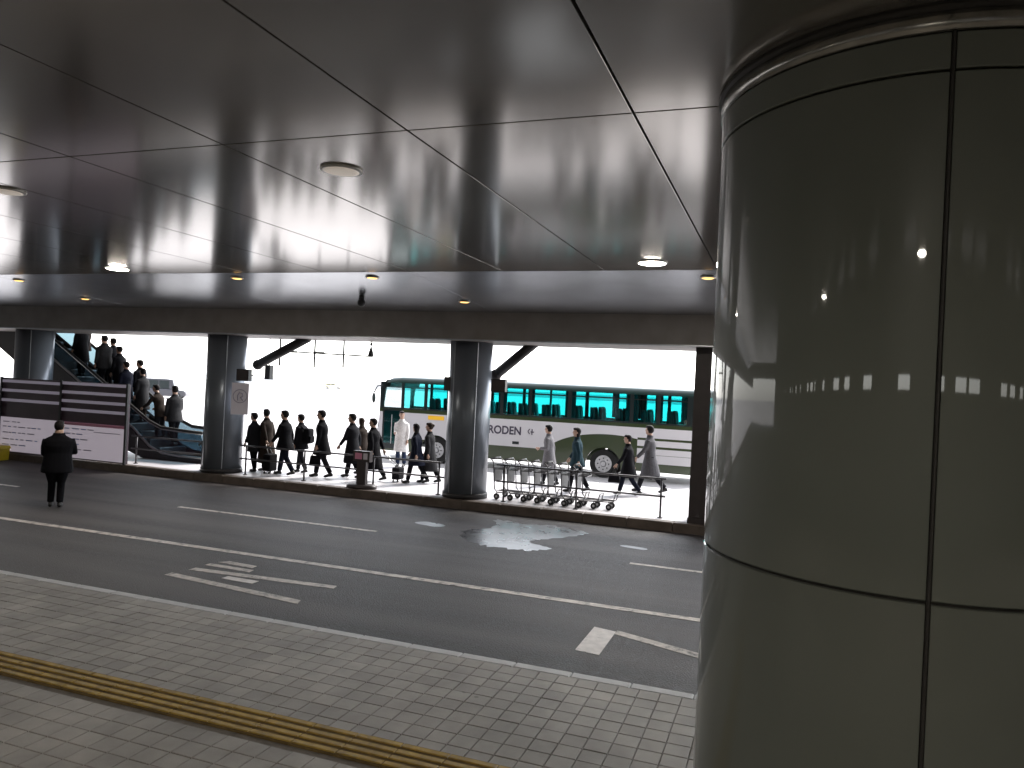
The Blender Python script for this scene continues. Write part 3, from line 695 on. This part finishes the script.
def person_(label, x, y, z, heading, h=1.68, stride=.35, coat='black', leg='charcoal', length=.55, arms=('swing','swing'), hair='short', hcol='hair', lean=.05, group=None, head_turn=0, build=1.0):
    s = h/1.72; a = stride
    def leg_fk(ang, knee):
        hip = Vector((0,0,0)); k = hip+Vector((math.sin(ang),0,-math.cos(ang)))*.42
        an = k+Vector((math.sin(ang-knee),0,-math.cos(ang-knee)))*.42; return hip, k, an, ang-knee
    LF = leg_fk(a, .12+a*.15); LB = leg_fk(-a*.8, .12+a*.5)
    low = min(LF[2].z, LB[2].z)-.085
    hz = -low
    sd = {1: LF, -1: LB}
    swap = random.choice((1, -1))
    body = MB(); tro = MB(); sho = {1: MB(), -1: MB()}; ct = MB(); hr = MB()
    legs = {}
    for side in (1, -1):
        hip, k, an, sh = sd[side*swap]; o = Vector((0, side*.09, hz))
        hip, k, an = hip+o, k+o, an+o; legs[side] = (hip, k, an)
        body.tube([hip+Vector((0,0,.05)), hip*.5+k*.5, k, k*.55+an*.45, an, an+Vector((0,0,-.03))], [.085,.072,.052,.055,.036,.036], 10)
        tro.tube([hip+Vector((0,0,.08)), hip*.5+k*.5, k, k*.5+an*.5, an+Vector((0,0,.02))], [.105*build,.092*build,.075,.072,.066], 12)
        up = max(0, -sh)*.9 if an.z-.085 > .02 else 0      # toe-off tilt of the rear foot
        tilt = min(.8, (an.z-.085)*4)
        f = Vector((math.cos(tilt), 0, -math.sin(tilt))); u = Vector((math.sin(tilt), 0, math.cos(tilt)))
        heel = an-f*.055-u*.045; toe = an+f*.17-u*.055
        mz = toe.z-.03
        if mz < 0: heel.z -= mz; toe.z -= mz
        body.tube([heel, an+f*.06-u*.045, toe], [.034,.034,.022], 8)
        sho[side].tube([heel-f*.01, heel+f*.05+u*.008, an+f*.07-u*.04, toe-f*.03, toe+f*.015], [.035,.046,.045,.04,.026], 10)
        sho[side].tube([an+Vector((0,0,.03)), an-u*.05], [.048,.05], 10)
    lx = lambda zz: lean*(zz-hz)
    T = lambda zz, rx, ry: (lx(zz), 0, zz, rx*build, ry*build)
    zs = hz+.5                                      # shoulder height
    body.rings([T(hz-.06,.085,.13), T(hz+.08,.10,.155), T(hz+.22,.09,.135), T(hz+.36,.11,.16), T(hz+.46,.10,.175), T(hz+.53,.07,.12), T(hz+.57,.056,.06), T(hz+.68,.054,.056)], 16)
    tro.rings([T(hz-.08,.10,.14), T(hz+.05,.115,.165), T(hz+.14,.105,.155)], 14)
    hem = hz-length+.3 if length > .3 else hz-length+.3
    flare = .03+max(0, length-.3)*.07+a*.12
    ct.rings([T(hem,.12+flare,.175+flare*.6), T(hem+.06,.12+flare,.175+flare*.6), T(hz+.08,.135,.185), T(hz+.22,.122,.172), T(hz+.36,.138,.195), T(hz+.46,.122,.205), T(hz+.525,.095,.15), T(hz+.575,.078,.082), T(hz+.63,.07,.074)], 18)
    hands = {}
    for side, mode in ((1, arms[0]), (-1, arms[1])):
        shp = Vector((lx(zs), side*.175*build, zs-.03))
        sw = -a*1.0*(1 if side*swap == 1 else -1)
        if mode == 'swing': ua, fa, out = sw, sw+.3, .1
        elif mode == 'pull': ua, fa, out = -.45, -.35, .12
        elif mode == 'hold': ua, fa, out = -.05, 1.55, .02
        elif mode == 'phone': ua, fa, out = .35, 2.0, .12
        elif mode == 'rail': ua, fa, out = .5, 1.0, .25
        else: ua, fa, out = .05, .2, .08             # hang
        if mode == 'phone' or mode == 'hold': inn = -.25
        else: inn = out*.3
        el = shp+Vector((math.sin(ua), side*out, -math.cos(ua)))*.28
        wr = el+Vector((math.sin(fa), side*inn, -math.cos(fa)))*.25
        d = (wr-el).normalized()
        body.tube([shp, shp*.5+el*.5, el, el*.6+wr*.4, wr], [.05,.044,.037,.036,.026], 9)
        ct.tube([shp+Vector((-.0,-side*.03,.02)), shp*.5+el*.5, el, el*.5+wr*.5, wr-d*.02], [.075,.066,.058,.053,.047], 10)
        sidev = Vector((0,1,0)); fw = d.cross(sidev).normalized()
        pc = wr+d*.05
        body.tube([wr, wr+d*.03, wr+d*.085], [.026,.038,.036], 8)
        for q, (off, ln) in enumerate(((-.03,.07),(-.01,.08),(.01,.075),(.03,.06))):
            b0 = wr+d*.08+fw*off; m1 = b0+d*ln*.5+sidev*(-side)*.008; m2 = m1+d*ln*.4+sidev*(-side)*.025
            body.tube([b0, m1, m2], [.011,.0105,.009], 6)
        body.tube([wr+d*.03-fw*.03, wr+d*.06-fw*.055, wr+d*.085-fw*.06], [.013,.012,.01], 6)
        hands[side] = wr+d*.1
    hc = Vector((lx(hz+.78)+.02, 0, hz+.755))
    ca, sa = math.cos(head_turn), math.sin(head_turn)
    hd = lambda v: hc+Vector((v[0]*ca-v[1]*sa, v[0]*sa+v[1]*ca, v[2]))
    RH = Matrix.Rotation(head_turn, 3, 'Z')
    body.ell(hc+Vector((0,0,.015)), (.102,.083,.112), 14, 10, RH); body.ell(hd((.028,0,-.06)), (.068,.06,.066), 12, 8, RH)
    body.tube([hd((.09,0,.02)), hd((.112,0,-.02)), hd((.088,0,-.032))], [.012,.016,.013], 6)
    body.tube([hd((.078,-.022,-.062)), hd((.088,0,-.062)), hd((.078,.022,-.062))], [.008,.011,.008], 6)
    for e in (1, -1): body.ell(hd((-.005,e*.078,-.005)), (.022,.012,.032), 8, 6, RH)
    hr.ell(hd((-.028,0,.025)), (.104,.094,.115), 14, 10, RH)
    hr.ell(hd((.03,0,.088)), (.072,.076,.045), 12, 8, RH)
    if hair == 'long':
        hr.rings([(hd((-.04,0,0)).x, hd((-.04,0,0)).y, hc.z-.2, .05, .085), (hd((-.045,0,0)).x, hd((-.045,0,0)).y, hc.z-.1, .065, .09), (hd((-.035,0,0)).x, hd((-.035,0,0)).y, hc.z+.03, .08, .09)], 14)
    if hair == 'bun': hr.ell(hd((-.12,0,.05)), (.045,.045,.045), 10, 8, RH)
    def mk(mb, name, m, vox, par):
        o = mb.build(name, m, par, True); md = o.modifiers.new('remesh', 'REMESH'); md.mode = 'VOXEL'; md.voxel_size = vox; md.use_smooth_shade = True
        sm_ = o.modifiers.new('smooth', 'SMOOTH'); sm_.factor = .5; sm_.iterations = 3 if vox > .013 else 1
        FINAL.append(o); return o
    b = mk(body, 'person', 'skin', .0125, None)
    tag(b, label, 'person', group)
    b.location = (x, y, z); b.rotation_euler = (0, 0, heading); b.scale = (s, s, s)
    mk(ct, 'coat', 'cloth_'+coat, .018, b); mk(tro, 'trousers', 'cloth_'+leg, .018, b); mk(sho[1], 'shoe', 'shoe', .014, b); mk(sho[-1], 'shoe', 'shoe', .014, b); mk(hr, 'hair', hcol, .014, b)
    for e in (1, -1): MB().ell(hd((.083,e*.03,.018)), (.012,.014,.009), 8, 6).build('eye', 'eye', b, True)
    RM = Matrix.Rotation(heading, 3, 'Z')
    return dict(o=b, w=lambda p: Vector((x,y,z))+RM@(Vector(p)*s), hands={k: Vector((x,y,z))+RM@(v*s) for k, v in hands.items()}, hz=hz*s, s=s, heading=heading, x=x, y=y, z=z, zs=zs, lx=lx)
L_ = PI
GW = 'people walking along the island'
P = {}
P['behind'] = person('person in a dark coat half hidden by the emblem column', -14.2, 17.95, .2, L_, 1.6, .12, 'charcoal', 'black', .6, group=GW)
P['long'] = person('person in a long dark coat pulling a black suitcase beside the emblem column', -13.97, 18.2, .2, L_, 1.72, .3, 'brown', 'black', .95, ('pull','swing'), group=GW)
P['c'] = person('person in a short black jacket striding ahead of someone with a backpack', -13.12, 17.9, .2, L_+.1, 1.74, .42, 'black', 'navy', .5, group=GW, build=1.1)
P['d'] = person('person in a dark jacket with a backpack', -13.08, 18.6, .2, L_, 1.62, .3, 'charcoal', 'charcoal', .48, ('hang','swing'), hair='short', group=GW)
P['walk'] = person('person in a black jacket and slim trousers walking alone with a bag', -12.08, 18.15, .2, L_+.35, 1.79, .3, 'black', 'charcoal', .6, ('hang','hang'), group=GW)
P['b'] = person('person in a knee length dark coat walking left in front of the open apron', -11.38, 18.6, .2, L_, 1.74, .42, 'charcoal', 'black', .78, group=GW)
P['hid'] = person('person mostly hidden behind the one in a knee length coat', -11.62, 19.5, .2, L_, 1.58, .25, 'brown', 'black', .6, ('phone','swing'), hair='long', hcol='hair2', group=GW)
P['lug'] = person('person in a long dark coat behind the sign stand, towing a small suitcase', -10.62, 18.45, .2, L_, 1.66, .4, 'black', 'black', .85, ('swing','pull'), hair='short', group=GW, build=1.08)
P['white'] = person('person in a long white coat standing at the coach door', -11.66, 22.0, .2, R(-80), 1.72, .08, 'white', 'denim', .72, ('hang','hold'), group=GW)
P['g1'] = person('person in a dark navy coat walking in front of the coach wheel', -9.45, 18.75, .2, L_+.1, 1.58, .42, 'navy', 'black', .65, hair='long', group=GW)
P['g2'] = person('person in a dark grey coat with hair in a bun, beside the trolley-side column', -9.22, 19.1, .2, L_, 1.6, .3, 'dkgrey', 'black', .85, hair='bun', hcol='hair2', group=GW)
P['r1'] = person('person in a long light grey coat just right of the round column', -6.32, 20.9, .2, L_, 1.66, .33, 'lightgrey', 'charcoal', .85, ('hold','swing'), group=GW)
P['r2'] = person('person in a teal-blue jacket walking behind the trolleys', -5.27, 20.1, .2, L_+.15, 1.68, .42, 'teal', 'black', .5, hair='long', group=GW)
P['r3'] = person('shorter person in a dark coat walking ahead of a tall grey-coated one', -3.93, 20.4, .2, L_, 1.58, .45, 'black', 'navy', .66, group=GW)
P['r4'] = person('tall person in a grey coat striding behind a shorter dark-coated one', -3.5, 21.3, .2, L_, 1.84, .46, 'grey', 'charcoal', .72, ('swing','hang'), group=GW)
# solid figure before the board, standing in for a person reflected in glass
P['board'] = person('person in a dark jacket standing on the road before the white timetable sheets', -14.35, 11.85, 0, R(130), 1.72, .06, 'black', 'black', .5, ('hold','phone'), build=1.25)
# escalator riders
EX = -17.85
GE = 'people riding the escalator'
def rider(x, label, **k):
    i = math.floor((EX-x-.0)/.4+.0); st = EX-(.2+max(0,i)*.4); sx = st if x < EX else x
    zz = .206+(ez(sx-EX) if x < EX else .02)
    return person(label, sx, k.pop('y', 19.15), zz, k.pop('heading', L_), group=GE, **k)
P['e1'] = rider(-18.75, 'person in a brown-grey jacket leaning forward on the lower escalator steps', h=1.62, stride=.1, coat='brown', leg='charcoal', length=.5, arms=('rail','rail'), lean=.28)
P['e2'] = rider(-18.3, 'person in an olive-grey jacket standing at the foot of the escalator', y=19.35, h=1.84, stride=.15, coat='dkgrey', leg='black', length=.5, arms=('hang','hold'), heading=L_-.3)
P['e3'] = rider(-19.75, 'person in a long dark coat just above the leaning one on the escalator', h=1.66, stride=.05, coat='dkgrey', leg='brown', length=.8, y=19.2)
P['e4'] = rider(-20.25, 'person in a navy coat midway up the escalator, on the near side', h=1.62, stride=.05, coat='navy', leg='black', length=.7, y=18.9)
P['e5'] = rider(-20.7, 'person in black midway up the escalator, on the far side', h=1.66, stride=.05, coat='black', leg='black', length=.6, y=19.35)
P['e6'] = rider(-21.45, 'bulky person in a grey padded jacket high on the escalator', h=1.76, stride=.05, coat='dkgrey', leg='black', length=.5, arms=('hang','hold'), build=1.25, y=19.1)
P['e7'] = rider(-21.95, 'person in a dark coat one step above the bulky one on the escalator', h=1.7, stride=.05, coat='black', leg='black', length=.7, y=18.9)
P['e8'] = rider(-22.5, 'topmost visible rider on the escalator, cut off by the beam', h=1.72, stride=.05, coat='brown', leg='black', length=.6, y=19.3, build=1.1)
P['e9'] = rider(-21.2, 'person in charcoal squeezed behind the bulky one on the escalator', h=1.7, stride=.05, coat='charcoal', leg='black', length=.6, y=19.45)
P['e10'] = rider(-20.0, 'person in a black hip length coat standing just above the long-coated one on the escalator', h=1.7, stride=.05, coat='black', leg='black', length=.5, y=19.45)
dg = bpy.context.evaluated_depsgraph_get(); dg.update()
for o in FINAL:
    me = bpy.data.meshes.new_from_object(o.evaluated_get(dg)); me.name = o.name
    o.modifiers.clear(); old = o.data; o.data = me; bpy.data.meshes.remove(old)
    if not me.materials: pass
# ------------------------------------------------------------------ luggage and bags
def suitcase(loc, rz, hand, label, m='cloth_black', w=.36, d=.23, h=.55):
    t = thing('suitcase', label, 'suitcase', loc, rz)
    mb = MB(); mb.rings([(0,0,.06,d/2-.02,w/2-.02),(0,0,.08,d/2,w/2),(0,0,h,d/2,w/2),(0,0,h+.02,d/2-.02,w/2-.02)], 4)
    mb = MB().box(-d/2,d/2,-w/2,w/2,.07,h); o = mb.build('shell', m, t); bv = o.modifiers.new('bevel','BEVEL'); bv.width = .03; bv.segments = 2
    for x, y in ((-d/2+.04,-w/2+.05),(-d/2+.04,w/2-.05),(d/2-.04,-w/2+.05),(d/2-.04,w/2-.05)): MB().cyl((x-.01,y,.032),(x+.01,y,.032), .032, 10).build('wheel', 'rubber', t)
    lh = Matrix.Rotation(-rz, 3, 'Z')@(Vector(hand)-Vector(loc))
    MB().tube([(0,-.08,h),lh+Vector((0,-.06,0)),lh+Vector((0,.06,0)),(0,.08,h)], .011, 6).build('handle', 'steel', t, True)
w = P['long']['hands'][1]; suitcase((w.x+.12, w.y, .2), 0, w, 'black suitcase towed by the person in a long dark coat')
w = P['lug']['hands'][-1]; suitcase((w.x+.42, w.y+.05, .2), 0, w, 'small dark suitcase towed behind the sign stand', 'cloth_charcoal', .34, .22, .4)
def backpack(p, label, m='cloth_black'):
    t = thing('backpack', label, 'backpack', p['w']((p['lx'](p['zs'])-.27, 0, p['zs']-.5)), p['heading'])
    o = MB().box(-.1,.09,-.15,.15,0,.44).build('pack', m, t); b = o.modifiers.new('bevel','BEVEL'); b.width = .06; b.segments = 3
    MB().box(-.14,-.1,-.1,.1,.05,.22).build('pocket', m, t)
    for y in (-.1,.1): MB().tube([(.08,y,.4),(.2,y,.5),(.32,y*.95,.46),(.36,y,.3),(.2,y*1.5,.1),(.09,y,.05)], .018, 6).build('strap', m, t, True)
backpack(P['d'], 'dark bulky backpack on the back of the person in a dark jacket')
def tote(p, label, m='cloth_black', side=1, drop=.12):
    w = p['hands'][side]; t = thing('handbag', label, 'bag', (w.x, w.y, w.z-drop-.3), p['heading'])
    o = MB().add([(-.16,-.06,0),(.16,-.06,0),(.16,.06,0),(-.16,.06,0),(-.13,-.03,.26),(.13,-.03,.26),(.13,.03,.26),(-.13,.03,.26)],
                 [(0,3,2,1),(4,5,6,7),(0,1,5,4),(1,2,6,5),(2,3,7,6),(3,0,4,7)]).build('bag', m, t)
    b = o.modifiers.new('bevel','BEVEL'); b.width = .025; b.segments = 2
    for y in (-.025,.025): MB().tube([(-.09,y,.25),(-.05,y*.6,.36),(0,0,drop+.3),(.05,y*.6,.36),(.09,y,.25)], .009, 6).build('strap', m, t, True)
tote(P['walk'], 'dark handbag carried by the person walking alone', side=1)
tote(P['r4'], 'dark bag carried by the tall person in a grey coat', side=-1)
tote(P['r3'], 'black bag carried by the shorter dark-coated person', side=1)
tote(P['g2'], 'pale bag carried by the person beside the trolley-side column', 'cloth_beige', side=-1)

# ------------------------------------------------------------------ far things across the bright apron
def car(x, y, rz, c, label, van=False):
    t = thing('parked_car', label, 'car', (x, y, 0), rz, 'vehicles far across the apron')
    m = mat('car_paint', c, .3, 0, 4, .05, coat=.5); hh = 2.0 if van else 1.45
    low = [(-2.2,.25),(2.2,.25),(2.25,.6),(2.1,.85),(1.2,.95),(-2.1,1.0),(-2.25,.7)]
    up = [(1.15,.951),(.45 if not van else .9,hh-.05),(.3,hh),(-1.5 if not van else -2.0,hh),(-1.75 if not van else -2.12,hh-.1),(-2.08,1.001)]
    o = MB().prism_xz(low, -.85, .85).build('body', m, t); b = o.modifiers.new('bevel','BEVEL'); b.width = .08; b.segments = 2
    o = MB().prism_xz(up, -.74, .74).build('cabin', m, t); b = o.modifiers.new('bevel','BEVEL'); b.width = .08; b.segments = 2
    for sy in (-1, 1):
        for x0, x1 in ((-1.6,-.5),(-.4,.55)): MB().box(x0, x1, sy*.745-.006, sy*.745+.006, 1.03, hh-.17).build('side_window', 'bdark', t)
        for wx in (-1.4, 1.4):
            w = MB().cyl((wx,sy*.78-.1,.32),(wx,sy*.78+.1,.32), .32, 18).build('wheel', 'rubber', t); MB().cyl((wx,sy*.78-.11,.32),(wx,sy*.78+.11,.32), .19, 14).build('rim', 'steel', w)
        MB().box(2.15, 2.27, sy*.6-.15, sy*.6+.15, .6, .76).build('headlight', 'white_p', t)
car(-107.6, 165.3, .4, (.8, .74, .5), 'pale yellow car far off on the bright apron, beyond the walking people')
car(-60.5, 62.0, .5, (.05, .05, .06), 'dark van parked beyond the foot of the escalator', True)
t = thing('boundary_wall', 'long low pale wall far across the bright apron', 'wall', (-120, 210, 0))
for i in range(30): MB().box(-150+i*10+.03, -140+i*10-.03, 0, .4, -.02, 1.6).build('wall_panel', 'kerb_n', t)
